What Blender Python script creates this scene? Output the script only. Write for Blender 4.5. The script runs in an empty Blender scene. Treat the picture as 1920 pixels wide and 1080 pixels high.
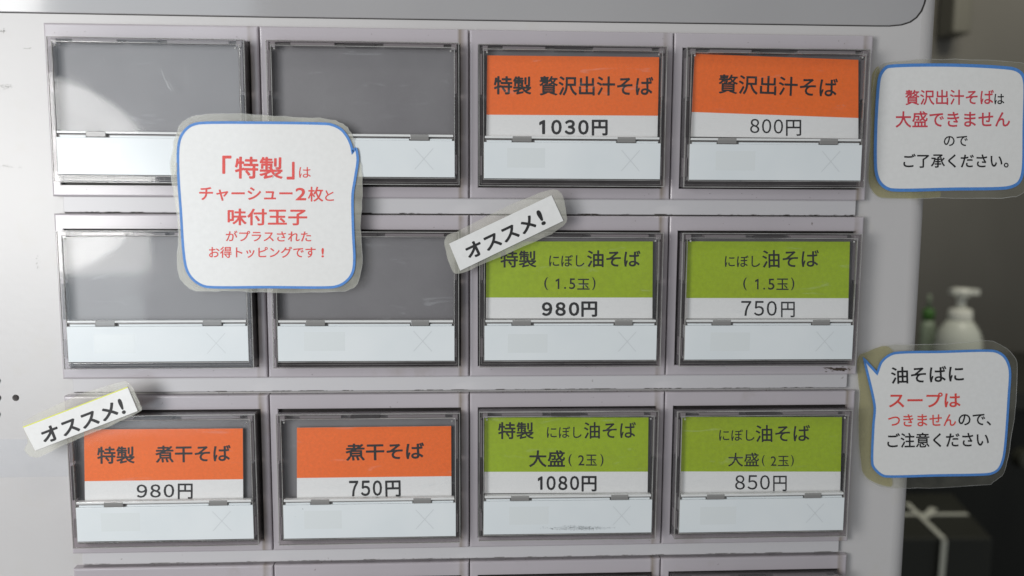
import bpy, bmesh, math, random
from mathutils import Vector, Matrix
random.seed(7)
S = 0.001                                   # everything below is written in millimetres
scn = bpy.context.scene
COL = scn.collection

# ------------------------------------------------------------------ camera
CAM = Vector((0.66924, -178.63534, -37.42493))
R = Matrix(((0.998766176, 0.0496590319, 0.000324994962),
            (-0.0494167171, 0.993202932, 0.105384646),
            (0.00491051354, -0.105270680, 0.994431481)))   # columns: right, forward, up
cd = bpy.data.cameras.new('camera'); cam = bpy.data.objects.new('camera', cd); COL.objects.link(cam)
rt, fw, up = R.col[0], R.col[1], R.col[2]
cam.matrix_world = Matrix.Translation(CAM * S) @ Matrix((rt, up, -fw)).transposed().to_4x4()
cd.sensor_width = 36.0; cd.lens = 28.125
cd.clip_start = 0.01; cd.clip_end = 20.0
cd.dof.use_dof = True; cd.dof.focus_distance = 0.1790; cd.dof.aperture_fstop = 15.0
scn.camera = cam

# ------------------------------------------------------------------ world and lamps
w = bpy.data.worlds.new('World'); scn.world = w; w.use_nodes = True
bg = w.node_tree.nodes['Background']; bg.inputs[0].default_value = (0.93, 0.97, 1.0, 1); bg.inputs[1].default_value = 0.24

def lamp(name, loc, aim, sx, sy, radiance, col):
    l = bpy.data.lights.new(name, 'AREA'); l.shape = 'RECTANGLE'; l.size = sx * S; l.size_y = sy * S
    l.energy = radiance * math.pi * sx * sy * S * S; l.color = col
    o = bpy.data.objects.new(name, l); COL.objects.link(o)
    o.location = Vector(loc) * S
    o.rotation_euler = (Vector(aim) - Vector(loc)).to_track_quat('-Z', 'Y').to_euler()
    return o
wl = lamp('window_light', (-262, -290, -24), (-100, 0, -24), 145, 114, 9.5, (1.0, 0.985, 0.96)); wl.data.shape = 'ELLIPSE'
lamp('window_lower_pane_light', (-260, -290, -51), (-120, 0, -51), 140, 56, 8, (1.0, 0.985, 0.96))
lamp('outdoor_light', (-265, -420, -20), (-60, 0, -40), 210, 380, 2.6, (0.82, 0.92, 1.0))
lamp('lower_window_light', (-250, -290, -104), (0, 0, -60), 118, 55, 3.0, (0.9, 0.96, 1.0))
lamp('upper_window_light', (-272, -290, 82), (0, 0, -30), 60, 60, 14, (1.0, 0.985, 0.96))
lamp('ceiling_light', (60, -230, 420), (-20, 0, -60), 210, 12, 44, (1.0, 0.97, 0.92))
lamp('back_room_light', (900, 700, 750), (800, 1400, 200), 400, 300, 14.0, (1.0, 0.95, 0.84))

vs = scn.view_settings; vs.view_transform = 'Standard'; vs.look = 'None'; vs.exposure = -0.09; vs.gamma = 1.0
try:
    scn.cycles.use_denoising = True
    scn.cycles.max_bounces = 10; scn.cycles.transparent_max_bounces = 16; scn.cycles.transmission_bounces = 8
    scn.cycles.caustics_reflective = False; scn.cycles.caustics_refractive = False
except Exception:
    pass

# ------------------------------------------------------------------ positions
def ray(px, py):
    return R @ Vector(((px - 960) / 1500.0, 1.0, -(py - 540) / 1500.0))
def at(px, py, Y=0.0, k=0.0):
    """the point of the machine's front at depth Y (+k*X) that lies under a place of the photograph"""
    d = ray(px, py); yy = Y
    for _ in range(6 if k else 1):
        t = (yy - CAM.y) / d.y; p = CAM + d * t; yy = Y + k * p.x
    return p
def on_level(px, py, Z):
    d = ray(px, py); return CAM + d * ((Z - CAM.z) / d.z)
def Zm(ox, oy, s):
    return lambda x, y: (ox + x / s, oy + y / s)

# ------------------------------------------------------------------ materials
def srgb(r, g, b):
    f = lambda c: (c / 255 / 12.92) if c <= 10 else ((c / 255 + 0.055) / 1.055) ** 2.4
    return (f(r), f(g), f(b), 1)
class MT:
    def __init__(s, name):
        s.m = bpy.data.materials.new(name); s.m.use_nodes = True
        s.n = s.m.node_tree.nodes; s.l = s.m.node_tree.links
        s.p = s.n['Principled BSDF']; s.out = s.n['Material Output']
        tc = s.n.new('ShaderNodeTexCoord'); oi = s.n.new('ShaderNodeObjectInfo')
        mu = s.n.new('ShaderNodeVectorMath'); mu.operation = 'SCALE'; mu.inputs[0].default_value = (3.1, 1.7, 2.3)
        s.l.new(oi.outputs['Random'], mu.inputs['Scale'])
        ad = s.n.new('ShaderNodeVectorMath'); s.l.new(tc.outputs['Object'], ad.inputs[0]); s.l.new(mu.outputs[0], ad.inputs[1])
        s.tc = tc; s.co = ad.outputs[0]
    def noise(s, scale, detail=3, rough=.5, stretch=None, dist=0):
        t = s.n.new('ShaderNodeTexNoise'); t.inputs['Scale'].default_value = scale
        t.inputs['Detail'].default_value = detail; t.inputs['Roughness'].default_value = rough; t.inputs['Distortion'].default_value = dist
        if stretch:
            mp = s.n.new('ShaderNodeMapping'); mp.inputs['Scale'].default_value = stretch
            s.l.new(s.co, mp.inputs[0]); s.l.new(mp.outputs[0], t.inputs[0])
        else: s.l.new(s.co, t.inputs[0])
        return t.outputs[0]
    def ramp(s, src, a, b, ca=0., cb=1.):
        r = s.n.new('ShaderNodeMapRange'); r.inputs[1].default_value = a; r.inputs[2].default_value = b
        r.inputs[3].default_value = ca; r.inputs[4].default_value = cb; s.l.new(src, r.inputs[0]); return r.outputs[0]
    def mix(s, fac, a, b):
        m = s.n.new('ShaderNodeMix'); m.data_type = 'RGBA'
        for i, v in ((6, a), (7, b)):
            if isinstance(v, tuple): m.inputs[i].default_value = v
            else: s.l.new(v, m.inputs[i])
        if isinstance(fac, float): m.inputs[0].default_value = fac
        else: s.l.new(fac, m.inputs[0])
        return m.outputs[2]
    def math(s, op, a, b):
        m = s.n.new('ShaderNodeMath'); m.operation = op
        for i, v in ((0, a), (1, b)):
            if isinstance(v, (int, float)): m.inputs[i].default_value = v
            else: s.l.new(v, m.inputs[i])
        return m.outputs[0]
    def sep(s):
        x = s.n.new('ShaderNodeSeparateXYZ'); s.l.new(s.tc.outputs['Object'], x.inputs[0]); return x
    def bump(s, h, dist, strength=1.0):
        b = s.n.new('ShaderNodeBump'); b.inputs['Distance'].default_value = dist * S; b.inputs['Strength'].default_value = strength
        s.l.new(h, b.inputs['Height']); s.l.new(b.outputs[0], s.p.inputs['Normal']); return b.outputs[0]
    def color(s, c):
        if isinstance(c, tuple): s.p.inputs['Base Color'].default_value = c
        else: s.l.new(c, s.p.inputs['Base Color'])
    def set(s, **k):
        for a, v in k.items(): s.p.inputs[a.replace('_', ' ')].default_value = v
        return s

def lin(r, g, b): return (r, g, b, 1)

def m_face():
    t = MT('machine_paint')
    c = t.mix(t.ramp(t.noise(14, 4), .35, .7), lin(.525, .505, .50), lin(.575, .555, .545))
    st = t.ramp(t.noise(60, 5, .6), .60, .74, 0, .22)
    c = t.mix(st, c, lin(.50, .46, .37))
    sp = t.ramp(t.noise(520, 2, .5), .80, .83, 0, .75)
    c = t.mix(sp, c, lin(.12, .10, .08)); t.color(c); t.set(Roughness=.36)
    t.bump(t.noise(620, 2, .5), .022); return t.m
def m_bezel():
    t = MT('lavender_grey_plastic')
    c = t.mix(t.ramp(t.noise(22, 4), .35, .7), lin(.455, .415, .44), lin(.505, .465, .49))
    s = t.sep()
    # brown tint just right of the opening, fading outward, broken up by noise
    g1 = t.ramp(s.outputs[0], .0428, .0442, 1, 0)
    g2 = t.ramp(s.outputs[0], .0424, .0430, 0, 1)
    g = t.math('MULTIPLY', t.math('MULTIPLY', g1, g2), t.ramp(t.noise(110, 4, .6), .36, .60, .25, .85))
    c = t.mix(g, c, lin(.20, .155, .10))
    sp = t.ramp(t.noise(640, 3, .6), .72, .76, 0, .6)
    c = t.mix(sp, c, lin(.12, .09, .07))
    dk = t.ramp(t.noise(48, 5, .65), .60, .72, 0, .3)
    c = t.mix(dk, c, lin(.32, .27, .22)); t.color(c); t.set(Roughness=.2)
    t.bump(t.noise(900, 2), .008); return t.m
def m_rail():
    t = MT('rail_plastic')
    c = t.mix(t.ramp(t.noise(30, 4, .5, (.4, 1, 1)), .35, .7), lin(.55, .53, .54), lin(.61, .59, .60))
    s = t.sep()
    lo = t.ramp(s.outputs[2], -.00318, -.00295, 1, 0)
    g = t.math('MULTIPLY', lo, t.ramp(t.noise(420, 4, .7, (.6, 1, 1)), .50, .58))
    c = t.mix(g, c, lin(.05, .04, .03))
    sp = t.ramp(t.noise(700, 2), .74, .78, 0, .5); c = t.mix(sp, c, lin(.15, .12, .10))
    t.color(c); t.set(Roughness=.36); return t.m
def simple(name, col, rough=.5, **k):
    t = MT(name); t.color(col); t.set(Roughness=rough, **k); return t.m
def m_print(name, col, dark=.88, grain=1500):
    t = MT(name)
    d = tuple(c * dark for c in col[:3]) + (1,)
    c = t.mix(t.ramp(t.noise(grain, 2, .7), .3, .7), d, col)
    big = t.ramp(t.noise(45, 3), .3, .75, 0, .25)  # broad patches, yellower in saturated inks to paint in a reflected glow
    c = t.mix(big, c, (min(1, col[0] * 1.02), min(1, col[1] * 1.28 + .01), col[2], 1) if col[0] > .3 and col[2] < .1 else tuple(x * .93 for x in col[:3]) + (1,))
    t.color(c); t.set(Roughness=.55); return t.m
def m_paper():
    t = MT('laminated_paper')
    c = t.mix(t.ramp(t.noise(900, 2), .3, .7), lin(.755, .745, .73), lin(.79, .78, .765))
    c = t.mix(t.ramp(t.noise(28, 4), .4, .75, 0, .35), c, lin(.74, .72, .68))
    t.color(c); t.set(Roughness=.55); t.p.inputs['Coat Weight'].default_value = .55; t.p.inputs['Coat Roughness'].default_value = .12
    b = t.n.new('ShaderNodeBump'); b.inputs['Distance'].default_value = .12 * S
    t.l.new(t.noise(50, 3, .5, (1, 1, 2), .8), b.inputs['Height']); t.l.new(b.outputs[0], t.p.inputs['Coat Normal']); return t.m
def m_strip():
    t = MT('milky_white_plastic')
    c = t.mix(t.ramp(t.noise(70, 3), .3, .7), lin(.70, .735, .75), lin(.75, .775, .785))
    sp = t.ramp(t.noise(560, 2), .79, .82, 0, .6); c = t.mix(sp, c, lin(.2, .2, .2))
    t.color(c); t.set(Roughness=.2); t.p.inputs['Specular IOR Level'].default_value = .3; t.bump(t.noise(40, 2), .02); return t.m
def m_plate():
    t = MT('grey_backing')
    c = t.mix(t.ramp(t.noise(80, 5), .3, .7), lin(.165, .155, .162), lin(.195, .186, .192))
    t.color(c); t.set(Roughness=.5); return t.m
def thin_clear(name, tint, haze, hazecol, ior=1.49, rough=.03, wob=.075, wscale=24, scratch=True, noisy=False):
    t = MT(name)
    tr = t.n.new('ShaderNodeBsdfTransparent'); tr.inputs[0].default_value = tint
    gl = t.n.new('ShaderNodeBsdfGlossy'); gl.inputs['Roughness'].default_value = rough
    df = t.n.new('ShaderNodeBsdfDiffuse'); df.inputs[0].default_value = hazecol
    fr = t.n.new('ShaderNodeFresnel'); fr.inputs[0].default_value = ior
    if scratch: t.l.new(t.ramp(t.noise(34, 4, .6, (1, 1, 2.2), .8), .30, .72, rough * .7, .13), gl.inputs['Roughness'])
    b = t.n.new('ShaderNodeBump'); b.inputs['Distance'].default_value = wob * S
    t.l.new(t.noise(wscale, 2), b.inputs['Height'])
    t.l.new(b.outputs[0], gl.inputs['Normal']); t.l.new(b.outputs[0], fr.inputs['Normal'])
    m1 = t.n.new('ShaderNodeMixShader'); t.l.new(tr.outputs[0], m1.inputs[1]); t.l.new(df.outputs[0], m1.inputs[2])
    if scratch:
        sc = t.ramp(t.noise(90, 3, .6, (1, 1, 6), 1.2), .64, .72, 0, .045)
        h = t.math('ADD', sc, t.ramp(t.noise(25, 4), .3, .8, haze * .6, haze * 1.6)); t.l.new(h, m1.inputs[0])
    elif noisy:
        t.l.new(t.ramp(t.noise(70, 4, .65), .35, .65, haze * .55, min(1, haze * 1.5)), m1.inputs[0])
    else: m1.inputs[0].default_value = haze
    ge = t.n.new('ShaderNodeNewGeometry'); fac = t.math('MULTIPLY', fr.outputs[0], t.math('SUBTRACT', 1.0, ge.outputs['Backfacing']))
    m2 = t.n.new('ShaderNodeMixShader'); t.l.new(fac, m2.inputs[0]); t.l.new(m1.outputs[0], m2.inputs[1]); t.l.new(gl.outputs[0], m2.inputs[2])
    t.l.new(m2.outputs[0], t.out.inputs[0]); return t.m
def m_wall():
    t = MT('stainless_wall')
    c = t.mix(t.ramp(t.noise(2.5, 3, .5, (1, 1, .5)), .3, .7), lin(.13, .123, .104), lin(.21, .20, .172))
    t.color(c); t.set(Roughness=.45, Metallic=.3); return t.m

M = {
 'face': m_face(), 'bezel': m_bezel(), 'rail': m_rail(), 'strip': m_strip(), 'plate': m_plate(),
 'socket': simple('black_socket', lin(.035, .030, .027), .6),
 'header': None,
 'orange': m_print('orange_ink', lin(.95, .155, .012)), 'green': m_print('green_ink', lin(.35, .465, .006), .84, 1100),
 'card': m_print('card_paper', lin(.83, .82, .81), .96), 'black': m_print('black_ink', lin(.013, .012, .013), .7, 1800),
 'white_paper': m_paper(),
 'red': m_print('red_ink', lin(.80, .075, .065), .8, 1500), 'blue': m_print('blue_ink', lin(.085, .26, .66), .8, 1500),
 'crimson': m_print('crimson_ink', lin(.66, .055, .085), .8, 1500),
 'yellow': simple('yellow_ink', lin(.72, .74, .06), .5),
 'pane': thin_clear('clear_acrylic', (.99, .99, .99, 1), .008, (.8, .83, .86, 1)),
 'smoke': thin_clear('smoky_clear_rim', (.84, .82, .82, 1), .10, (.26, .24, .25, 1), rough=.05, wob=.03, wscale=160, scratch=False, noisy=True),
 'ridge': thin_clear('clear_ridge', (.9, .9, .89, 1), .75, (.88, .88, .87, 1), rough=.06, scratch=False),
 'clip': simple('grey_clip', lin(.24, .225, .22), .25),
 'clear_clip': thin_clear('smoky_clip', (.7, .7, .69, 1), .62, (.36, .35, .34, 1), rough=.05, scratch=False), 'edge': thin_clear('clear_edge', (.85, .85, .83, 1), .32, (.72, .71, .69, 1), rough=.12, wob=.05, wscale=200, scratch=False, noisy=True), 'rib_pale': simple('pale_rib', lin(.30, .275, .285), .25), 'rib_dark': simple('dark_rib', lin(.05, .045, .045), .2),
 'mark': simple('faint_grey_print', lin(.60, .625, .635), .3), 'mark2': simple('faint_tint_print', lin(.70, .728, .732), .25),
 'film': thin_clear('yellowed_film', (.985, .98, .965, 1), .20, (.80, .79, .70, 1), rough=.14, wob=.10, wscale=140, scratch=False, noisy=True),
 'film_clear': thin_clear('clear_film', (.97, .97, .95, 1), .045, (.6, .58, .48, 1), rough=.08, wob=.06, wscale=60, scratch=False, noisy=True),
 'glue': thin_clear('yellow_glue', (.97, .955, .84, 1), .16, (.62, .58, .36, 1), rough=.35, wob=.1, wscale=200, scratch=False, noisy=True),
 'gloss': thin_clear('laminate_front', (.985, .985, .98, 1), .03, (.85, .85, .85, 1), rough=.06, wob=.07, wscale=45, scratch=False),
 'tape': thin_clear('old_tape', (.985, .99, 1, 1), .10, (.66, .67, .70, 1), rough=.25, wob=.05, wscale=90, scratch=False, noisy=True),
 'pin': simple('clear_pip', lin(.7, .7, .7), .05),
 'hole': simple('hole_black', lin(.01, .01, .01), .8),
 'wall': m_wall(), 'counter': simple('dark_counter', lin(.022, .023, .016), .4), 'dark': simple('dark_shelf', lin(.006, .007, .004), .6),
 'soap': simple('cream_plastic', lin(.80, .80, .70), .4), 'soap_body': simple('translucent_body', lin(.66, .68, .58), .35),
 'gcap': simple('green_cap', lin(.06, .17, .03), .4), 'gbody': simple('pale_green_bottle', lin(.30, .36, .25), .4),
 'box': simple('olive_box', lin(.012, .013, .007), .5), 'strap': simple('white_strap', lin(.62, .62, .52), .5),
 'greybox': simple('grey_dispenser', lin(.12, .115, .09), .5), 'steel': simple('dull_steel', lin(.07, .07, .05), .35, Metallic=.4),
 'stain': simple('brown_smear', lin(.09, .065, .05), .6),
}
def m_header():
    t = MT('grey_header_panel')
    c = t.mix(t.ramp(t.noise(18, 4), .3, .7), lin(.36, .35, .355), lin(.405, .395, .395))
    t.color(c); t.set(Roughness=.1); t.bump(t.noise(30, 3), .03); return t.m
M['header'] = m_header()

# ------------------------------------------------------------------ mesh helpers (mm in, metres out)
def finish(bm, name, mat, parent=None, smooth=False, loc=None):
    for v in bm.verts: v.co *= S
    bmesh.ops.recalc_face_normals(bm, faces=bm.faces)
    me = bpy.data.meshes.new(name); bm.to_mesh(me); bm.free()
    if smooth:
        for f in me.polygons: f.use_smooth = True
    for m in (mat if isinstance(mat, list) else [mat]): me.materials.append(m)
    return link(me, name, parent, loc)
def link(me, name, parent=None, loc=None):
    o = bpy.data.objects.new(name, me); COL.objects.link(o)
    if parent: o.parent = parent
    if loc: o.location = Vector(loc) * S
    return o
def box(bm, x0, x1, y0, y1, z0, z1):
    v = [bm.verts.new((x, y, z)) for x in (x0, x1) for y in (y0, y1) for z in (z0, z1)]
    for f in ((0,1,3,2),(4,6,7,5),(0,4,5,1),(2,3,7,6),(0,2,6,4),(1,5,7,3)): bm.faces.new([v[i] for i in f])
def bevel(bm, off, seg=2, ang=30):
    bmesh.ops.recalc_face_normals(bm, faces=bm.faces)
    ed = [e for e in bm.edges if len(e.link_faces) == 2 and e.calc_face_angle(0) > math.radians(ang)]
    bmesh.ops.bevel(bm, geom=ed, offset=off, segments=seg, affect='EDGES', profile=.6)
def bbox(name, mat, parent, x0, x1, y0, y1, z0, z1, bev=0, seg=2, loc=None):
    bm = bmesh.new(); box(bm, x0, x1, y0, y1, z0, z1)
    if bev: bevel(bm, bev, seg)
    return finish(bm, name, mat, parent, loc=loc)
def frame_bm(o, i, y0, y1):
    """rectangular ring; o and i are (x0,x1,z0,z1), y0 the front"""
    bm = bmesh.new(); rings = []
    for y in (y0, y1):
        for q in (o, i):
            rings.append([bm.verts.new(p) for p in ((q[0], y, q[2]), (q[1], y, q[2]), (q[1], y, q[3]), (q[0], y, q[3]))])
    fo, fi, bo, bi = rings
    for k in range(4):
        j = (k + 1) % 4
        bm.faces.new((fo[k], fo[j], fi[j], fi[k])); bm.faces.new((bo[k], bi[k], bi[j], bo[j]))
        bm.faces.new((fo[k], bo[k], bo[j], fo[j])); bm.faces.new((fi[k], fi[j], bi[j], bi[k]))
    return bm
def prism(pts, n, th, off=None):
    """closed outline pts (front) pushed back by n*th"""
    bm = bmesh.new()
    a = [bm.verts.new(p) for p in pts]; b = [bm.verts.new(Vector(p) + n * th) for p in pts]
    bm.faces.new(a); bm.faces.new(list(reversed(b)))
    for i in range(len(a)):
        j = (i + 1) % len(a); bm.faces.new((a[i], b[i], b[j], a[j]))
    return bm
def smoothpath(P, n=6, closed=True):
    out = []; N = len(P)
    for i in range(N):
        p0, p1, p2, p3 = (Vector(P[(i + d) % N]) for d in (-1, 0, 1, 2))
        if (p2 - p1).length < 1e-6: continue
        if (p1 - p0).length < 1e-6: m1 = (p2 - p1)
        else: m1 = (p2 - p0) * .5
        if (p3 - p2).length < 1e-6: m2 = (p2 - p1)
        else: m2 = (p3 - p1) * .5
        L = (p2 - p1).length
        for m in (m1, m2):
            if m.length > L: m *= L / m.length
        for k in range(n):
            t = k / n; a = 2*t**3 - 3*t*t + 1; b = t**3 - 2*t*t + t; c = -2*t**3 + 3*t*t; d = t**3 - t*t
            out.append(p1 * a + m1 * b + p2 * c + m2 * d)
    return out
def ribbon(path, width, n, lift):
    """flat printed line along a closed path on a surface with outward normal n"""
    bm = bmesh.new(); N = len(path); L = []; Rr = []
    for i in range(N):
        a, b, c = path[i-1], path[i], path[(i+1) % N]
        d1 = (b - a).normalized(); d2 = (c - b).normalized(); t = (d1 + d2)
        t = t.normalized() if t.length > 1e-4 else d1
        s = t.cross(n).normalized(); k = 1 / max(.45, s.dot(d1.cross(n).normalized()))
        L.append(bm.verts.new(b + s * width * .5 * k + n * lift)); Rr.append(bm.verts.new(b - s * width * .5 * k + n * lift))
    for i in range(N):
        j = (i + 1) % N; bm.faces.new((L[i], L[j], Rr[j], Rr[i]))
    return bm
def tag(o, label, cat=None, group=None, kind=None):
    if label: o['label'] = label
    if cat: o['category'] = cat
    if group: o['group'] = group
    if kind: o['kind'] = kind
    return o
def empty(name, loc):
    o = bpy.data.objects.new(name, None); COL.objects.link(o); o.location = Vector(loc) * S; o.empty_display_size = .005; return o

# ------------------------------------------------------------------ lettering (built-in font), fitted to its printed size
def text(parent, body, bl, br, h, Y, mat, bold=0.0, k=0.0, origin=Vector((0, 0, 0)), name='lettering'):
    c = bpy.data.curves.new('tmp', 'FONT'); c.body = body; c.size = 1; c.resolution_u = 3
    c.dimensions = '2D'; c.fill_mode = 'FRONT' if 'FRONT' in [e.identifier for e in c.bl_rna.properties['fill_mode'].enum_items] else c.fill_mode
    o = bpy.data.objects.new('tmp', c); COL.objects.link(o)
    bpy.context.view_layer.update()
    me = bpy.data.meshes.new_from_object(o.evaluated_get(bpy.context.evaluated_depsgraph_get()))
    bpy.data.objects.remove(o); bpy.data.curves.remove(c)
    if body == '1':      # the flagged figure one of the price print
        me = bpy.data.meshes.new('one'); me.from_pydata([(.26, 0, 0), (.39, 0, 0), (.39, .7, 0), (.31, .7, 0), (.08, .60, 0), (.08, .48, 0), (.26, .57, 0)], [], [(0, 1, 2, 3, 6), (3, 4, 5, 6)])
    xs = [v.co.x for v in me.vertices]; ys = [v.co.y for v in me.vertices]
    x0, x1, y0, y1 = min(xs), max(xs), min(ys), max(ys)
    bx, by = bl; ex, ey = br; L = math.hypot(ex - bx, ey - by)
    ux, uy = (ex - bx) / L, (ey - by) / L
    tl = (bx + uy * h, by - ux * h)
    O = at(bx, by, Y, k); U = at(ex, ey, Y, k) - O; V = at(tl[0], tl[1], Y, k) - O
    # heavier strokes: the same letters laid again, each a hair off and a micron higher
    b = bold * 1.0; w_, h_ = x1 - x0, y1 - y0
    steps = [(0, 0)] if b < .004 else [(0, 0)] + [(b * math.cos(i * math.pi / 4), b * math.sin(i * math.pi / 4)) for i in range(8)]
    V0 = [(v.co.x, v.co.y) for v in me.vertices]; F0 = [tuple(f.vertices) for f in me.polygons]
    bpy.data.meshes.remove(me); vv = []; ff = []; nrm = Vector((k, -1, 0)).normalized()
    for q, (dx, dy) in enumerate(steps):
        base = len(vv)
        for x, y in V0:
            p = O + U * ((x - x0 + dx + b) / (w_ + 2 * b)) + V * ((y - y0 + dy + b) / (h_ + 2 * b)) - origin + nrm * (.0012 * q)
            vv.append(p * S)
        ff += [tuple(i + base for i in f) for f in F0]
    me = bpy.data.meshes.new(name); me.from_pydata(vv, [], ff); me.materials.append(mat)
    return link(me, name, parent)

# ------------------------------------------------------------------ layout of the button field
W, H, h = 45.0, 40.06945, 36.58488
DZ = (-.12, 0.0, .30, .2)

# ------------------------------------------------------------------ ticket machine
XL, XR = -330.0, at(1738, 540, 2.0).x
mach = empty('ticket_machine', (0, 2, -200))
tag(mach, 'off white ticket vending machine front carrying four rows of menu buttons', 'ticket machine')
org = Vector((0, 2, -200))
def mp(bm):                      # world mm -> machine local
    for v in bm.verts: v.co -= org
    return bm
# front panel with rounded right edge, drilled with speaker holes
bm = bmesh.new(); prof = [(XL, 2.0)]
Rr = 5.0
for k in range(11):
    a = math.pi / 2 * k / 10
    prof.append((XR - Rr + Rr * math.sin(a), 2.0 + Rr - Rr * math.cos(a)))
prof += [(XR, 160.0), (XL, 160.0)]
rows_ = []
for z in (90.0, -320.0): rows_.append([bm.verts.new((x, y, z)) for x, y in prof])
N = len(prof)
for i in range(N):
    j = (i + 1) % N; bm.faces.new((rows_[0][i], rows_[0][j], rows_[1][j], rows_[1][i]))
bm.faces.new(rows_[0]); bm.faces.new(list(reversed(rows_[1])))
panel = finish(mp(bm), 'front_panel', M['face'], mach)
cut = bmesh.new()
HOLES = [(29.5, 746), (-5, 714), (-4, 746), (-5, 777), (-32, 714), (-32, 746), (-32, 777), (29.5, 746 + 3000)]
for hx, hy in HOLES[:-1]:
    c = at(hx, hy, 2.0)
    mt = Matrix.Translation(c) @ Matrix.Rotation(math.pi / 2, 4, 'X')
    bmesh.ops.create_cone(cut, cap_ends=True, segments=24, radius1=.76, radius2=.76, depth=6, matrix=mt)
co = finish(mp(cut), 'hole_cutter', M['hole'], mach)
md = panel.modifiers.new('b', 'BOOLEAN'); md.object = co; md.operation = 'DIFFERENCE'; md.solver = 'EXACT'
bpy.context.view_layer.update()
me = bpy.data.meshes.new_from_object(panel.evaluated_get(bpy.context.evaluated_depsgraph_get()))
panel.modifiers.clear(); panel.data = me
bpy.data.objects.remove(co)
for p_ in panel.data.polygons: p_.use_smooth = abs(p_.normal.x) > .01 and abs(p_.normal.y) > .01 and p_.area > 1e-4
for hx, hy in HOLES[:4]:
    c = at(hx, hy, 4.2)
    bm = bmesh.new(); bmesh.ops.create_circle(bm, cap_ends=True, segments=24, radius=.8, matrix=Matrix.Translation(c) @ Matrix.Rotation(math.pi / 2, 4, 'X'))
    finish(mp(bm), 'speaker_hole', M['hole'], mach)
# header panel
hp = [(-700, 6), (0, 22), (500, 31), (1000, 38.5), (1400, 44), (1640, 47.5), (1668, 47.6), (1690, 45.5), (1706, 40.5), (1718, 32), (1727, 20), (1732, 8), (1734, 0), (1748, -220), (-700, -260)]
pts = [at(x, y, 1.75) - org for x, y in hp]
bm = prism(pts, Vector((0, 1, 0)), 1.0); bevel(bm, .12, 1)
finish(bm, 'header_panel', M['header'], mach)
g = [at(x, y, 1.96) - org for x, y in [(-700, 8), (0, 24.2), (500, 33.2), (1000, 40.8), (1400, 46.2), (1640, 49.7), (1669, 49.8), (1691.5, 47.6), (1708, 42.2), (1720, 33.4), (1729.5, 21), (1734.4, 8), (1736.6, 0), (1751, -220), (-700, -262)]]
bm = prism(g, Vector((0, 1, 0)), .6); finish(bm, 'header_seam', M['socket'], mach)
# dark sheets added behind the buttons so the gaps look shaded
for r in range(4):
    bbox('chassis', M['socket'], mach, -90 + .3 - org.x, 90 - .3 - org.x, 1.7 - org.y, 2.6 - org.y, -(r * H + h) + .4 - org.z, -r * H -.45 - org.z)
# rails between the rows
rail0 = None
for r in range(4):
    z = -(r * H + h) - org.z
    if rail0 is None:
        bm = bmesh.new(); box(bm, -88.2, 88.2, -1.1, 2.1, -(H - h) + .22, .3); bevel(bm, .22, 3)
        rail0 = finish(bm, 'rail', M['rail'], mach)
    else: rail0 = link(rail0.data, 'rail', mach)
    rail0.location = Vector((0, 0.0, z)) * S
    bbox('rail_gap', M['socket'], rail0, -88.32, 88.32, -.32, .5, -(H - h) + .02, .2)

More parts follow.
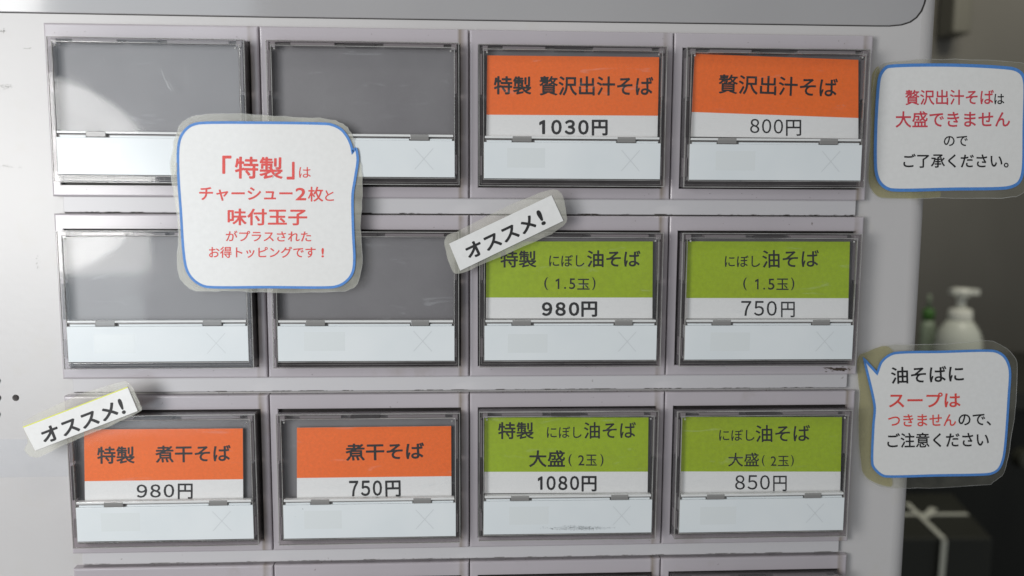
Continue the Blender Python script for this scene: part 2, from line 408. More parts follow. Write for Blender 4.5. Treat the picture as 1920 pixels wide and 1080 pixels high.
# ------------------------------------------------------------------ menu buttons
def make_meshes():
    D = {}
    def keep(bm, name, mat, smooth=False):
        for v in bm.verts: v.co *= S
        bmesh.ops.recalc_face_normals(bm, faces=bm.faces)
        me = bpy.data.meshes.new(name); bm.to_mesh(me); bm.free(); me.materials.append(mat)
        if smooth:
            for f in me.polygons: f.use_smooth = True
        D.setdefault(name, []).append(me)
    bm = frame_bm((.11, W - .11, -h + .05, -.05), (2.0, 43.1, -34.1, -3.3), 0, 3.4); 
    bmesh.ops.recalc_face_normals(bm, faces=bm.faces)
    outer = [e for e in bm.edges if all(abs(v.co.y) < 1e-4 for v in e.verts) and (all(v.co.z > -.1 for v in e.verts) or all(v.co.z < -h + .1 for v in e.verts) or all(v.co.x < .2 for v in e.verts) or all(v.co.x > W - .2 for v in e.verts))]
    rest = [e for e in bm.edges if e not in outer and all(abs(v.co.y) < 1e-4 for v in e.verts) and all(1.5 < v.co.x < 43.5 and -34.5 < v.co.z < -3 for v in e.verts)]
    bmesh.ops.bevel(bm, geom=outer, offset=.42, segments=4, affect='EDGES', profile=.5)
    ed = [e for e in bm.edges if all(abs(v.co.y) < 1e-4 and 1.9 < v.co.x < 43.2 and -34.2 < v.co.z < -3.2 for v in e.verts)]
    bmesh.ops.bevel(bm, geom=ed, offset=.12, segments=2, affect='EDGES')
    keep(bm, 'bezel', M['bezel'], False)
    bm = bmesh.new(); box(bm, 1.6, 43.5, 1.2, 1.65, -34.5, -2.9); keep(bm, 'socket', M['socket'])
    bm = frame_bm((2.15, 42.85, -33.72, -3.60), (3.38, 41.65, -32.15, -4.85), -3.45, 1.0); bevel(bm, .28, 3, 60); keep(bm, 'cap_rim', M['smoke'])
    for o_, i_, y_ in (((2.15, 42.85, -33.72, -3.60), (2.30, 42.70, -33.57, -3.75), -3.50), ((3.16, 41.87, -32.37, -4.63), (3.30, 41.73, -32.23, -4.77), -3.49),
                       ((2.62, 42.40, -33.2, -4.1), (2.70, 42.32, -33.12, -4.18), -2.2)):
        bm = frame_bm(o_, i_, y_, y_ + .5); keep(bm, 'rim_edge', M['edge'])  # pale frames put the bright highlights of the rim's edges into colour
    for a in (3.0, 41.2):
        bm = bmesh.new(); box(bm, a, a + 1.15, -3.3, -1.3, -5.1, -3.95); bevel(bm, .1, 1); keep(bm, 'corner_block', M['rib_pale'])
    bm = bmesh.new(); box(bm, 3.0, 42.0, -1.2, .6, -32.3, -4.4); keep(bm, 'backing_plate', M['plate'])
    bm = bmesh.new(); box(bm, 3.42, 41.6, -3.36, -3.0, -23.45, -4.88); keep(bm, 'clear_pane', M['pane'])
    bm = bmesh.new(); box(bm, 3.32, 41.85, -3.56, -1.25, -32.08, -24.3); bevel(bm, .07, 2); keep(bm, 'white_strip', M['strip'])
    bm = bmesh.new(); box(bm, 3.5, 41.55, -3.66, -2.4, -23.50, -23.0); bevel(bm, .1, 2); keep(bm, 'hinge_ridge', M['ridge'])
    bm = bmesh.new(); box(bm, 3.45, 41.6, -2.9, -1.3, -24.25, -23.66); keep(bm, 'hinge_shadow_gap', M['clip'])  # solid grey bar colours in the shaded gap under the ridge
    for a, b in ((3.9, 9.3), (14.3, 32.1), (36.5, 41.3)):
        bm = bmesh.new(); box(bm, a, b, -3.35, -1.4, -24.28, -23.86); bevel(bm, .05, 1); keep(bm, 'hinge_tab', M['strip'])
    for a, b in ((9.45, 13.6), (32.3, 36.3)):
        bm = bmesh.new(); box(bm, a, b, -3.70, -2.5, -24.2, -23.02); bevel(bm, .1, 2); keep(bm, 'hinge_clip', M['clear_clip'])
    for a, b in ((7.3, 16.5), (26.8, 39.6)):
        bm = bmesh.new(); box(bm, a, b, -3.1, -.6, -4.62, -4.02); bevel(bm, .08, 1); keep(bm, 'inner_rib', M['rib_pale'])
    bm = bmesh.new(); box(bm, 18.5, 25.0, -3.2, -.6, -4.70, -4.05); bevel(bm, .08, 1); keep(bm, 'inner_rib', M['rib_dark'])
    for x0 in (2.42, 41.82):
        for a, b, mm in ((-14.2, -5.6, 'rib_pale'), (-22.8, -15.0, 'rib_dark'), (-31.4, -27.2, 'rib_pale')):
            bm = bmesh.new(); box(bm, x0, x0 + .5, -3.0, -.4, a, b); bevel(bm, .06, 1); keep(bm, 'inner_rib', M[mm])
    for x in (3.95, 41.05):
        bm = bmesh.new(); bmesh.ops.create_uvsphere(bm, u_segments=10, v_segments=6, radius=.24, matrix=Matrix.Translation((x, -3.4, -5.4))); keep(bm, 'moulding_pip', M['edge'], True)
    # faint print on the white strip
    bm = bmesh.new(); box(bm, 8.8, 17.6, -3.566, -3.556, -30.0, -25.8); keep(bm, 'faint_panel', M['mark2'])
    bm = bmesh.new()
    for s in (1, -1):
        c, q = Vector((35.0, -3.57, -27.95)), Vector((2.0, 0, 2.25 * s)); n = Vector((q.z, 0, -q.x)).normalized() * .075
        y = Vector((0, -.004 if s > 0 else 0, 0))
        bm.faces.new([bm.verts.new(c + y + v) for v in (q + n, -q + n, -q - n, q - n)])
    keep(bm, 'cross_mark', M['mark'])
    return D
D = make_meshes()
GREY = 'menu buttons of the vending machine'
def button(c, r, label):
    x, z = (c - 2) * W, -r * H - DZ[r]
    root = empty('menu_button', (x, 0, z))
    tag(root, label, 'button', GREY)
    parts = {}
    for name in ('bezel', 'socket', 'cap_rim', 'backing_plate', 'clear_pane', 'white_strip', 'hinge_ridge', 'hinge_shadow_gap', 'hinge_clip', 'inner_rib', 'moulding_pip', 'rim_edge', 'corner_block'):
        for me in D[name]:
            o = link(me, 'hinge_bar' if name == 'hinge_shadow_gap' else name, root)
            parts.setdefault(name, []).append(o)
    for nm in ('hinge_tab', 'faint_panel', 'cross_mark'):
        for me in D[nm]:
            o = link(me, nm, parts['white_strip'][0])
            if nm == 'faint_panel': o.location = Vector((random.uniform(-.5, .5), random.uniform(-.002, .002), random.uniform(-.4, .3))) * S; o.scale = (random.uniform(.93, 1.04), 1, 1)
            if nm == 'cross_mark': o.location = Vector((random.uniform(-.35, .35), 0, random.uniform(-.3, .3))) * S
    # every cap sits a little differently in its socket
    mv = [o for k_, v in parts.items() if k_ not in ('bezel', 'socket') for o in v]
    a = Matrix.Translation(Vector((22.5, 0, -18.5)) * S)
    jit = JIT.get((c, r), (random.uniform(-.12, .12), random.uniform(-.12, .12), random.uniform(-.003, .003), 0, 0))
    rot = a @ Matrix.Rotation(jit[2], 4, 'Y') @ Matrix.Rotation(jit[3], 4, 'Z') @ Matrix.Rotation(jit[4], 4, 'X') @ a.inverted()
    for o in mv: o.matrix_local = Matrix.Translation(Vector((jit[0], 0, jit[1])) * S) @ rot
    return root, Vector((x, 0, z))
JIT = {(0, 0): (.0, .12, .004, -.012, .004), (0, 1): (0, .05, -.003, -.006, -.002), (1, 0): (.05, .05, 0, 0, 0)}
YC = -2.2
def card(root, org_, q, top, spl, bodycol, items):
    """q: TL TR BR BL of the paper in photograph pixels, spl: height of the colour's lower edge left/right"""
    P = [at(x, y, YC) - org_ for x, y in q]
    bm = prism(P, Vector((0, 1, 0)), .25); cd_ = finish(bm, 'menu_card', M['card'], root)
    # coloured band, 0.02 proud
    (ax, ay), (bx, by), (cx, cy), (dx, dy) = q
    lx = ax + (dx - ax) * (spl[0] - ay) / (dy - ay); rx = bx + (cx - bx) * (spl[1] - by) / (cy - by)
    e = .35
    T = [at(x, y, YC - .02) - org_ for x, y in ((ax, ay), (bx, by), (rx, spl[1]), (lx, spl[0]))]
    bm = prism(T, Vector((0, 1, 0)), .019); finish(bm, 'colour_band', M[bodycol], cd_)
    for body, x0, y0, x1, y1, hh, bold in items:
        text(cd_, body, (x0, y0), (x1, y1), hh, YC - .035, M['black'], bold, origin=org_)
    return cd_
def T(z, body, x0, x1, yt, yb, bold, slope=0.0):
    """one printed word: its ink box in an enlarged crop z; slope = fall of the baseline to the right"""
    a = z(x0, yb); b = z(x1, yb + slope); t = z(x0, yt)
    return (body, a[0], a[1], b[0], b[1], a[1] - t[1], bold)
def DG(z, body, x0, x1, yt, yb, bold, slope=0.0, gap=.28):
    n = len(body); w_ = (x1 - x0) / (n + (n - 1) * gap); out = []
    for i, ch in enumerate(body):
        a = x0 + i * w_ * (1 + gap); f = slope / (x1 - x0)
        out.append(T(z, chr(ord(ch) + 0xFEE0), a, a + w_, yt + f * (a - x0), yb + f * (a - x0), bold, f * w_))
    return out
B1, B2, RG = .030, .018, .006
LAB = {}
# row one
button(0, 0, 'empty grey menu button with bright window glare, top left corner of the grid')
button(1, 0, 'empty dull grey menu button in the top row, right of the glaring corner button')
z = Zm(860, 30, 3.086); root, o_ = button(2, 0, 'menu button with orange card priced 1030 yen')
card(root, o_, [z(165, 228), z(1160, 238), z(1150, 700), z(160, 700)], 0, (z(0, 571)[1], z(0, 577)[1]), 'orange', [
  T(z, '特製', 203, 420, 347, 454, .026, 2), T(z, '贅沢出汁そば', 467, 1125, 347, 460, .020, 2),
  T(z, '1', 466, 500, 602, 684, .03), *DG(z, '030', 535, 752, 600, 686, .034, 1), T(z, '円', 770, 862, 600, 692, .030)])
z = Zm(1240, 30, 2.918); root, o_ = button(3, 0, 'menu button with orange card priced 800 yen, top right of the grid')
card(root, o_, [z(182, 207), z(1078, 240), z(1078, 672), z(160, 660)], 0, (z(0, 525)[1], z(0, 558)[1]), 'orange', [
  T(z, '贅沢出汁そば', 312, 962, 318, 424, .016, 22), *DG(z, '800', 485, 665, 562, 640, .006, 4), T(z, '円', 682, 765, 568, 656, .008)])
bm = bmesh.new()
def scratch(a, b, Y, w_=.045):
    p, q = at(*a, Y), at(*b, Y); n_ = Vector((q.z - p.z, 0, p.x - q.x)).normalized() * w_
    m_ = (p + q) / 2 + n_ * 1.5
    for u_, v_ in ((p, m_), (m_, q)):
        bm.faces.new([bm.verts.new(x_) for x_ in (u_ + n_ * .6, v_ + n_, v_ - n_, u_ - n_ * .6)])
for a_, b_, w_ in (((302, 130), (317, 166), .06), ((312, 150), (321, 170), .05), ((318, 155), (326, 170), .04), ((146, 143), (196, 196), .03), ((193, 106), (203, 130), .03),
                   ((262, 178), (290, 204), .02), ((345, 115), (352, 150), .02), ((420, 190), (445, 178), .02)):
    scratch(a_, b_, -3.40, w_)
for v_ in bm.verts: v_.co -= Vector((-2 * W, 0, -DZ[0]))
sc = finish(bm, 'scratches', M['edge'], [o for o in bpy.data.objects if o.name == 'menu_button'][0]); sc['kind'] = 'stuff'
# row two
button(0, 1, 'empty grey menu button with a white square reflection, left end of the second row')
button(1, 1, 'empty dull grey menu button in the second row, half under the red lettered notice')
z = Zm(820, 350, 2.92); root, o_ = button(2, 1, 'menu button with green card priced 980 yen, tilted paper label over its corner')
card(root, o_, [z(268, 300), z(1180, 300), z(1177, 722), z(266, 722)], 0, (z(0, 607)[1], z(0, 607)[1]), 'green', [
  T(z, '特製', 345, 542, 350, 443, .018), T(z, 'にぼし', 612, 805, 373, 438, .010), T(z, '油そば', 820, 1112, 348, 441, .018),
  T(z, '(', 585, 605, 496, 566, .008), T(z, '1', 648, 668, 503, 560, .008), T(z, '.', 694, 705, 549, 560, .004), T(z, '5', 722, 755, 502, 561, .008), T(z, '玉', 766, 834, 504, 564, .014), T(z, ')', 848, 866, 496, 566, .008),
  *DG(z, '980', 572, 777, 632, 708, .036), T(z, '円', 788, 875, 628, 713, .030)])
z = Zm(1220, 360, 2.843); root, o_ = button(3, 1, 'menu button with green card priced 750 yen, right end of the second row')
card(root, o_, [z(188, 263), z(1062, 265), z(1052, 675), z(180, 675)], 0, (z(0, 565)[1], z(0, 566)[1]), 'green', [
  T(z, 'にぼし', 395, 583, 338, 400, .010), T(z, '油そば', 595, 897, 310, 405, .012, -3),
  T(z, '(', 493, 512, 456, 524, .008), T(z, '1', 557, 575, 463, 519, .008), T(z, '.', 600, 610, 510, 520, .004), T(z, '5', 626, 660, 462, 521, .008), T(z, '玉', 670, 735, 461, 522, .010), T(z, ')', 748, 766, 456, 524, .008),
  *DG(z, '750', 483, 672, 581, 660, .008), T(z, '円', 695, 768, 585, 668, .008)])
# row three
z = Zm(0, 680, 2.7); root, o_ = button(0, 2, 'menu button with small orange card priced 980 yen, left end of the third row')
card(root, o_, [z(425, 338), z(1229, 333), z(1231, 697), z(430, 703)], 0, (z(0, 600)[1], z(0, 590)[1]), 'orange', [
  T(z, '特製', 492, 682, 425, 513, .022, -2), T(z, '煮干そば', 787, 1168, 420, 507, .020, -6),
  *DG(z, '980', 692, 882, 617, 684, .014, -2), T(z, '円', 900, 975, 612, 690, .016)])
z = Zm(480, 700, 2.843); root, o_ = button(1, 2, 'menu button with small orange card priced 750 yen, dark margin above the card')
card(root, o_, [z(218, 290), z(1040, 281), z(1042, 664), z(218, 672)], 0, (z(0, 558)[1], z(0, 548)[1]), 'orange', [
  T(z, '煮干そば', 478, 897, 375, 467, .024, -9), *DG(z, '750', 497, 672, 573, 656, .022, -3), T(z, '円', 690, 772, 572, 660, .022, -2)])
z = Zm(860, 700, 2.843); root, o_ = button(2, 2, 'menu button with green card priced 1080 yen, white strip smudged along its lower edge')
sm_root, sm_o = root, o_
card(root, o_, [z(137, 235), z(1012, 235), z(1007, 636), z(135, 640)], 0, (z(0, 525)[1], z(0, 524)[1]), 'green', [
  T(z, '特製', 210, 400, 260, 351, .018), T(z, 'にぼし', 470, 655, 283, 345, .008), T(z, '油そば', 668, 945, 260, 349, .012, -2),
  T(z, '大盛', 375, 567, 410, 500, .018), T(z, '(', 585, 603, 430, 496, .008), T(z, '2', 637, 670, 436, 491, .008), T(z, '玉', 678, 737, 433, 492, .010), T(z, ')', 755, 772, 430, 496, .008),
  T(z, '1', 422, 447, 549, 621, .026), *DG(z, '080', 468, 642, 547, 623, .026), T(z, '円', 655, 735, 547, 630, .024)])
z = Zm(1220, 700, 2.843); root, o_ = button(3, 2, 'menu button with green card priced 850 yen, right end of the third row')
card(root, o_, [z(165, 232), z(1020, 233), z(1010, 640), z(157, 645)], 0, (z(0, 523)[1], z(0, 524)[1]), 'green', [
  T(z, 'にぼし', 365, 553, 299, 360, .008), T(z, '油そば', 560, 850, 276, 367, .012, -3),
  T(z, '大盛', 413, 577, 423, 497, .010), T(z, '(', 593, 608, 435, 496, .006), T(z, '2', 640, 670, 442, 493, .006), T(z, '玉', 678, 737, 440, 494, .008), T(z, ')', 748, 763, 435, 496, .006),
  *DG(z, '850', 450, 635, 543, 620, .006), T(z, '円', 653, 725, 546, 628, .006)])
# row four: only the upper bezels reach into the photograph
for c, where in enumerate(('cut off below, left end of bottom row', 'cut off below, second from left',
                           'cut off below, third from left', 'cut off below, right end of bottom row')):
    button(c, 3, 'plain lavender grey button frame ' + where)

# smudge on the 1080 yen strip: a cluster of tiny grime flecks
bm = bmesh.new(); z = Zm(860, 700, 2.843)
for i in range(420):
    gx = random.gauss(640, 75); gy = 826 + random.uniform(-12, 10) * (1 - min(1, abs(gx - 620) / 230)) + random.uniform(-5, 5)
    p = at(*z(gx, gy), -3.60) - sm_o; rr = random.uniform(.02, .075)
    bm.faces.new([bm.verts.new(p + Vector((rr * math.cos(t_) * 1.6, 0, rr * math.sin(t_)))) for t_ in (0, 1.3, 2.6, 3.9, 5.1)])
o = finish(bm, 'grime_smudge', simple('smudge_grey', lin(.34, .36, .37), .6), sm_root); o['kind'] = 'stuff'
# brown smear under the 750 yen button
z = Zm(1220, 360, 2.843)
sp = smoothpath([at(*z(*p), -.012) for p in ((918, 937), (950, 935), (978, 940), (1005, 937), (1040, 939), (1046, 947), (1018, 949), (992, 953), (972, 946), (945, 941))], 3)
bm = prism(sp, Vector((0, 1, 0)), .009); 
for i in range(70):
    q = at(*z(random.gauss(1000, 32), random.gauss(944, 6)), -.012); rr = random.uniform(.04, .16)
    bm.faces.new([bm.verts.new(q + Vector((rr * math.cos(t_) * 2, 0, rr * math.sin(t_) * .7))) for t_ in (0, 1.3, 2.6, 3.9, 5.1)])
sm = finish(bm, 'brown_smear', M['stain']); tag(sm, 'dark brown smear on the frame below the 750 yen green card', 'smear')

# grime flecks along the seams of the field (nobody could count them)
bm = bmesh.new()
for r in range(1, 4):
    for i in range(110):
        x = random.uniform(-87.5, 87.5); zz = -r * H - DZ[r] + .02 + random.gauss(0, .10)
        if random.random() < .45: x = random.choice((-60, -22, 10, 35, 62)) + random.gauss(0, 9)
        rr = random.uniform(.02, .075)
        y_ = -.02 if zz < -r * H - DZ[r] - .55 else .55
        p = Vector((x, .78, zz + .12))
        bm.faces.new([bm.verts.new(p + Vector((rr * math.cos(t_) * 2, 0, rr * math.sin(t_)))) for t_ in (0, 1.3, 2.6, 3.9, 5.1)])
for i in range(90):
    x = random.uniform(-88, 88); r = random.choice((0, 1, 2)); zz = -r * H - random.choice((random.uniform(.8, 2.9), random.uniform(34.6, 35.9)))
    rr = random.uniform(.03, .10); p = Vector((x, -.012, zz))
    bm.faces.new([bm.verts.new(p + Vector((rr * math.cos(t_), 0, rr * math.sin(t_)))) for t_ in (0, 1.3, 2.6, 3.9, 5.1)])
gf = finish(bm, 'grime_flecks', M['stain'], mach, loc=(-org)); gf['kind'] = 'stuff'
# scuffs on the left of the front panel
bm = bmesh.new()
for (cx, cy, rx, ry, n) in ((5, 58, 6, 4, 26), (52, 91, 9, 3, 8), (12, 162, 13, 4, 34), (10, 311, 14, 3, 16), (70, 495, 6, 16, 14), (38, 313, 4, 3, 5)):
    for i in range(n):
        p = at(cx + random.gauss(0, rx * .5), cy + random.gauss(0, ry * .5), 1.99); rr = random.uniform(.03, .12)
        bm.faces.new([bm.verts.new(p + Vector((rr * math.cos(t_) * 1.5, 0, rr * math.sin(t_) * .8))) for t_ in (0, 1.3, 2.6, 3.9, 5.1)])
sc_ = finish(bm, 'scuff_marks', simple('grey_scuff', lin(.28, .27, .25), .6), mach, loc=(-org)); sc_['kind'] = 'stuff'

# ------------------------------------------------------------------ laminated notices
def notice(z, film, edge, Y, lines, label, cat='notice', filmmat='film', bw=.75, k=0.0, glue=None, group=None, bp=None):
    F = smoothpath([at(*z(*p), Y, k) for p in film], 5)
    P = smoothpath([at(*z(*p), Y - .13, k) for p in edge], 7)
    n = Vector((k, -1, 0)).normalized()
    c = sum(F, Vector()) / len(F); root = empty('laminated_notice', c)
    tag(root, label, cat, group)
    # ragged cut edge
    F = [p + Vector((random.uniform(-.12, .12), 0, random.uniform(-.12, .12))) - c for p in F]
    bm = prism(F, -n, .12); fo = finish(bm, 'plastic_film', M[filmmat], root)
    finish(ribbon(F, .13, n, .01), 'film_edge', M['edge'], fo)
    if glue:
        G = smoothpath([at(*z(*p), Y + .24, k) - c for p in glue], 5); finish(prism(G, -n, .12), 'yellowed_glue', M['glue'], fo)
    P = [p - c for p in P]
    pa = finish(prism(P, -n, .08), 'paper', M['white_paper'], root)
    finish(ribbon(P, bw, n, .015), 'blue_outline', M['blue'], pa)
    for body, x0, x1, yt, yb, bold, mat, slope in lines:
        a = z(x0, yb); b = z(x1, yb + slope); t = z(x0, yt)
        text(pa, body, a, b, a[1] - t[1], Y - .155, M[mat], bold, k, origin=c)
    return root
zA = Zm(300, 200, 3.0)
notice(zA,
  [(200, 50), (400, 38), (700, 55), (940, 68), (1045, 108), (1085, 180), (1095, 240), (1130, 330), (1137, 500), (1128, 680), (1135, 880), (1110, 1000), (1040, 1036), (700, 1046), (400, 1037), (200, 1037), (125, 985), (95, 900), (103, 700), (78, 500), (58, 350), (78, 200), (112, 100), (160, 65)],
  [(235, 92), (500, 90), (940, 97), (1010, 122), (1050, 165), (1074, 215), (1083, 256), (1083, 256), (1102, 238), (1112, 300), (1098, 400), (1083, 500), (1086, 700), (1093, 860), (1080, 940), (1030, 995), (960, 1016), (600, 1015), (270, 1014), (195, 980), (150, 915), (131, 800), (118, 600), (104, 400), (102, 250), (117, 170), (165, 112)],
  -3.85,
  [('「', 350, 402, 275, 378, .022, 'red', 0), ('特製', 420, 690, 280, 405, .020, 'red', 3), ('」', 712, 757, 310, 410, .022, 'red', 0), ('は', 782, 848, 340, 400, .004, 'red', 0),
   ('チャーシュー', 220, 745, 452, 530, .020, 'red', 0), ('2', 762, 822, 456, 527, .020, 'red', 0), ('枚', 832, 918, 450, 534, .014, 'red', 0), ('と', 928, 978, 470, 530, .010, 'red', 0),
   ('味付玉子', 380, 828, 573, 668, .022, 'red', 0), ('がプラスされた', 370, 850, 697, 757, .014, 'red', 2), ('お得トッピングです', 275, 875, 787, 851, .014, 'red', 0), ('!', 908, 922, 795, 848, .03, 'red', 0)],
  'laminated white notice with red lettering stuck across four empty buttons', bw=.55)
nA = [o for o in bpy.data.objects if o.name == 'laminated_notice'][0]; bm = bmesh.new()
for a_, b_, w_ in (((511, 334), (520, 313), .10), ((327, 332), (331, 305), .16),):
    scratch(a_, b_, -4.03, w_)
for v_ in bm.verts: v_.co -= nA.location / S
cr = finish(bm, 'film_creases', M['edge'], nA); cr['kind'] = 'stuff'  # pale slivers drawn as glints along creases in the film
zB = Zm(1580, 0, 2.7)
notice(zB,
  [(215, 318), (500, 300), (860, 312), (960, 340), (1000, 430), (990, 650), (975, 860), (935, 955), (860, 998), (490, 1003), (200, 1003), (150, 970), (128, 900), (140, 700), (148, 500), (165, 370)],
  [(235, 336), (560, 330), (850, 346), (905, 372), (922, 430), (918, 640), (914, 850), (890, 925), (820, 952), (560, 957), (250, 961), (190, 925), (167, 850), (168, 640), (181, 430), (195, 372)],
  1.55,
  [('贅沢出汁そば', 317, 765, 455, 532, .014, 'crimson', -2), ('は', 768, 818, 475, 528, .012, 'black', 0), ('大盛できません', 268, 847, 563, 646, .014, 'crimson', -2),
   ('ので', 512, 633, 688, 740, .012, 'black', 0), ('ご了承ください。', 307, 840, 778, 850, .016, 'black', 0)],
  'laminated notice with crimson and black lettering beside the top row, overhanging the machine edge', filmmat='film_clear', bw=.72,
  glue=[(150, 380), (185, 340), (180, 600), (175, 860), (250, 960), (488, 962), (488, 1000), (200, 1000), (152, 965), (130, 895), (142, 700)])
zC = Zm(1600, 620, 3.375)
notice(zC,
  [(28, 165), (90, 130), (200, 92), (600, 84), (860, 66), (965, 110), (1033, 200), (1030, 450), (995, 700), (950, 900), (870, 975), (870, 975), (400, 997), (200, 990), (100, 950), (52, 880), (30, 600), (38, 400), (25, 300)],
  [(68, 180), (68, 180), (150, 270), (150, 270), (185, 190), (265, 142), (560, 134), (880, 128), (955, 165), (990, 250), (984, 400), (965, 680), (948, 810), (915, 880), (850, 908), (520, 916), (210, 922), (155, 895), (120, 840), (127, 600), (134, 470)],
  1.3,
  [('油そばに', 240, 700, 231, 338, .016, 'black', -14), ('スープは', 225, 678, 392, 487, .018, 'red', -2), ('つきません', 220, 650, 530, 608, .014, 'red', -4), ('ので、', 665, 872, 528, 602, .016, 'black', -2), ('ご注意ください', 215, 858, 648, 742, .016, 'black', -8)],
  'laminated speech bubble notice with pointed tail beside the green card buttons', filmmat='film_clear', bw=.60,
  glue=[(30, 170), (90, 135), (200, 96), (250, 140), (170, 210), (150, 280), (140, 470), (130, 600), (125, 840), (180, 920), (240, 930), (235, 988), (105, 945), (55, 876), (34, 600), (42, 400), (30, 300)])

# ------------------------------------------------------------------ tilted recommendation labels
def slip(z, paper, film, words, Y, k, label, yellow=False):
    F = smoothpath([at(*z(*p), Y, k) for p in film], 4); n = Vector((k, -1, 0)).normalized()
    c = sum(F, Vector()) / len(F); root = empty('paper_label', c); tag(root, label, 'label')
    F = [p + Vector((random.uniform(-.1, .1), 0, random.uniform(-.1, .1))) - c for p in F]
    finish(prism(F, -n, .15), 'plastic_film', M['film'], root)
    P = [at(*z(*p), Y - .2, k) - c for p in paper]
    pa = finish(prism(P, -n, .1), 'paper', M['white_paper'], root)
    if yellow:
        a, b, cc, d = paper
        Q = [at(*z(*p), Y - .215, k) - c for p in (a, b, (b[0] + 2, b[1] + 4.5), (a[0] + 2, a[1] + 4.5))]
        finish(prism(Q, -n, .012), 'yellow_edge', M['yellow'], pa)
    for body, bl, br, hh in words:
        text(pa, body, z(*bl), z(*br), hh, Y - .225, M['black'], .030, k, origin=c)
zL = Zm(820, 350, 2.92)
slip(zL, [(65, 312), (625, 47), (690, 187), (125, 460)],
  [(38, 300), (60, 262), (120, 240), (400, 100), (600, 22), (668, 22), (700, 105), (705, 195), (640, 250), (620, 262), (420, 350), (215, 440), (100, 478), (60, 400)],
  [('オススメ', (177.5, 402.9), (549.9, 226.5), 86 / 2.92), ('!', (574.5, 214.9), (598, 203.7), 88 / 2.92)], -4.2, 0.0,
  'tilted white paper label with bold black letters above the 980 yen green card')
zM = Zm(0, 680, 2.7)
slip(zM, [(115, 325), (645, 122), (697, 245), (178, 445)],
  [(110, 310), (140, 285), (380, 170), (632, 93), (660, 110), (705, 200), (712, 245), (560, 320), (360, 400), (200, 478), (150, 472), (122, 440), (140, 400)],
  [('オススメ', (225.9, 414.7), (605.6, 269.1), 80 / 2.7), ('!', (620.6, 263.4), (640.1, 256), 82 / 2.7)], -14.6, -.12,
  'tilted white paper label with yellow top edge beside the speaker holes', yellow=True)

# old tape on the left of the front panel
tp = [at(x, y, 1.96) for x, y in ((-120, 822), (125, 824), (138, 860), (140, 893), (-120, 897))]
c = sum(tp, Vector()) / 5
o = finish(prism([p - c for p in tp], Vector((0, 1, 0)), .05), 'tape_strip', M['tape'], loc=c)
tag(o, 'faded strip of clear tape on the left of the machine under the tilted label', 'tape')

# ------------------------------------------------------------------ background room
def structure(o): o['kind'] = 'structure'; return o
structure(bbox('wall', M['wall'], None, -600, 2600, 1400, 1420, -1300, 1400))
structure(bbox('floor', M['dark'], None, -600, 2600, 170, 1399, -1330, -1301))
CT = -37.4 - 300
ct = empty('counter', (900, 1250, -1300)); tag(ct, 'dark kitchen counter behind the machine carrying the soap bottle', 'counter')
co_ = Vector((900, 1250, -1300))
bbox('counter_top', M['counter'], ct, 150 - 900, 2000 - 900, 1050 - 1250, 1398 - 1250, CT - 30 + 1300, CT + 1300, 2)
bbox('cabinet', M['dark'], ct, 160 - 900, 1990 - 900, 1075 - 1250, 1395 - 1250, 0, CT - 30.5 + 1300)

def lathe(bm, prof, c, seg=28):
    rings = []
    for r_, z_ in prof:
        rings.append([bm.verts.new((c[0] + r_ * math.cos(2 * math.pi * i / seg), c[1] + r_ * math.sin(2 * math.pi * i / seg), c[2] + z_)) for i in range(seg)])
    for a, b in zip(rings, rings[1:]):
        for i in range(seg): bm.faces.new((a[i], a[(i + 1) % seg], b[(i + 1) % seg], b[i]))
    bm.faces.new(rings[0]); bm.faces.new(rings[-1])
def px_at(px, py, Y):
    return at(px, py, Y)
YB = 1120.0
b0 = px_at(1797, 640, YB); s_ = (px_at(1797, 540, YB) - b0).length / 100       # mm per photograph pixel at the bottle
zb = lambda py: px_at(1797, py, YB).z
soap = empty('soap_bottle', (b0.x, YB, CT)); tag(soap, 'cream foam soap pump bottle standing behind the machine', 'soap bottle')
bm = bmesh.new(); lathe(bm, [(32*s_, 0), (38*s_, 3), (40*s_, 12), (40*s_, zb(648) - CT), (38*s_, zb(632) - CT), (33*s_, zb(618) - CT), (25*s_, zb(606) - CT), (21*s_, zb(601) - CT)], (0, 0, 0))
finish(bm, 'bottle_body', M['soap_body'], soap, True)
bm = bmesh.new(); lathe(bm, [(20.5*s_, zb(601) - CT), (21*s_, zb(599) - CT), (20*s_, zb(582) - CT), (17*s_, zb(579) - CT)], (0, 0, 0)); finish(bm, 'collar', M['soap'], soap, True)
bm = bmesh.new(); lathe(bm, [(12*s_, zb(579) - CT), (7.5*s_, zb(572) - CT), (8*s_, zb(563) - CT), (11*s_, zb(556) - CT)], (0, 0, 0)); finish(bm, 'pump_neck', M['soap'], soap, True)
bm = bmesh.new(); lathe(bm, [(12*s_, zb(556) - CT), (17*s_, zb(553) - CT), (18*s_, zb(545) - CT), (15*s_, zb(541) - CT)], (0, 0, 0))
box(bm, -20*s_, 30*s_, -8*s_, 8*s_, zb(552) - CT, zb(542.5) - CT)
o = finish(bm, 'pump_head', M['soap'], soap)
g0 = px_at(1739, 620, 1180); gb = empty('detergent_bottle', (g0.x, 1180, CT)); tag(gb, 'slim pale bottle with green cap half hidden by the machine edge', 'bottle')
zg = lambda py: px_at(1739, py, 1180).z - CT; s2 = 1 / 1500 * 1360
bm = bmesh.new(); lathe(bm, [(13*s2, 0), (14*s2, 4), (14*s2, zg(612)), (9*s2, zg(600))], (0, 0, 0)); finish(bm, 'bottle_body', M['gbody'], gb, True)
bm = bmesh.new(); lathe(bm, [(9*s2, zg(600)), (11*s2, zg(598)), (11*s2, zg(582)), (6*s2, zg(578))], (0, 0, 0)); finish(bm, 'cap', M['gcap'], gb, True)
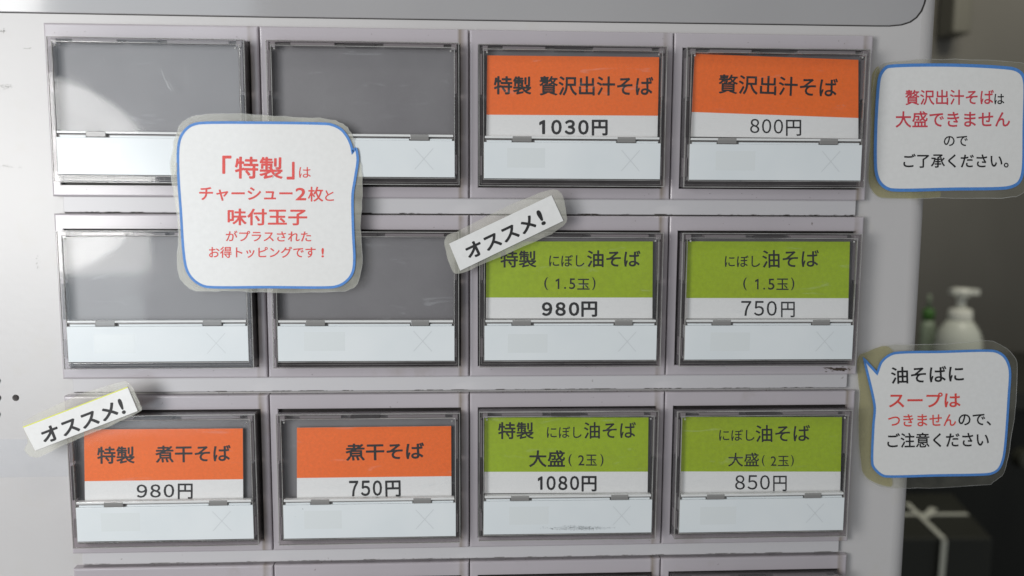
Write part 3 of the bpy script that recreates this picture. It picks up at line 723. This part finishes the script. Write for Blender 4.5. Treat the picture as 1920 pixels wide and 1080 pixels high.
bm = bmesh.new(); lathe(bm, [(4*s2, zg(578)), (3.5*s2, zg(556)), (2*s2, zg(552))], (0, 0, 0)); finish(bm, 'nozzle', M['gbody'], gb, True)
# grey dispenser hanging at the upper edge
a = px_at(1787, 62, 1340); b = px_at(1836, -160, 1340)
o = bbox('wall_dispenser', M['greybox'], None, 0, b.x - a.x, 0, 55, 0, b.z - a.z, 6, 3, loc=(a.x, 1340, a.z)); tag(o, 'grey rounded box mounted on the dark wall at the upper right', 'dispenser')
# strapped box on a low stool in front of the cabinet
HZ = -437.0
top = [on_level(*p, HZ) for p in ((1500, 1011), (1862, 1010), (1786, 924), (1470, 926))]
c = sum(top, Vector()) / 4; c.z = HZ - 200
bx = empty('strapped_box', c); tag(bx, 'dark box tied with a white strap below the soap bottle', 'box')
bm = prism([p - c for p in top], Vector((0, 0, -1)), 200); bevel(bm, 3, 2); finish(bm, 'carton', M['box'], bx)
def strap(pts, wd, nrm):
    """flat band through points lying on a face with outward normal nrm"""
    bm = bmesh.new(); n = Vector(nrm)
    a, b = [Vector(p) - c for p in pts]; s = (b - a).normalized().cross(n) * wd / 2; n1 = n * 2.2
    q = [a + s, b + s, b - s, a - s]
    v = [bm.verts.new(p + n1) for p in q]; u = [bm.verts.new(p + n * .3) for p in q]
    bm.faces.new(v); bm.faces.new(list(reversed(u)))
    for i in range(4): bm.faces.new((v[i], u[i], u[(i+1) % 4], v[(i+1) % 4]))
    bevel(bm, .5, 1); return finish(bm, 'strap', M['strap'], bx)
wd = 7.0
strap((on_level(1500, 968, HZ), on_level(1814, 966, HZ)), wd, (0, 0, 1))
strap((on_level(1700, 945, HZ + .4), on_level(1769, 1012, HZ + .4)), wd, (0, 0, 1))
strap((on_level(1735, 972, HZ + .8), on_level(1750, 955, HZ + .8)), 9, (0, 0, 1))
f1, f0 = top[1], top[0]; e = (f1 - f0).normalized(); nf = Vector((e.y, -e.x, 0)); nf = nf if nf.y < 0 else -nf
p1 = on_level(1769, 1012, HZ) + nf * 1.0; strap((p1, p1 + Vector((-3, 0, -150))), wd, nf)
o = bbox('low_stool', M['dark'], None, -330, 330, -160, 160, 0, 1300 + HZ - 203, 3, loc=(c.x, c.y - 0, -1300)); tag(o, 'dark low stand under the strapped box', 'stand')
# rail and knob of the kitchen unit at the right edge
k0 = px_at(1915, 858, 1045); bm = bmesh.new()
bmesh.ops.create_cone(bm, cap_ends=True, segments=28, radius1=17, radius2=14, depth=20, matrix=Matrix.Rotation(math.pi / 2, 4, 'X')); bevel(bm, 2, 2)
k0.y = 1038
o = finish(bm, 'stove_knob', M['steel'], ct); o.location = (k0 - co_) * S
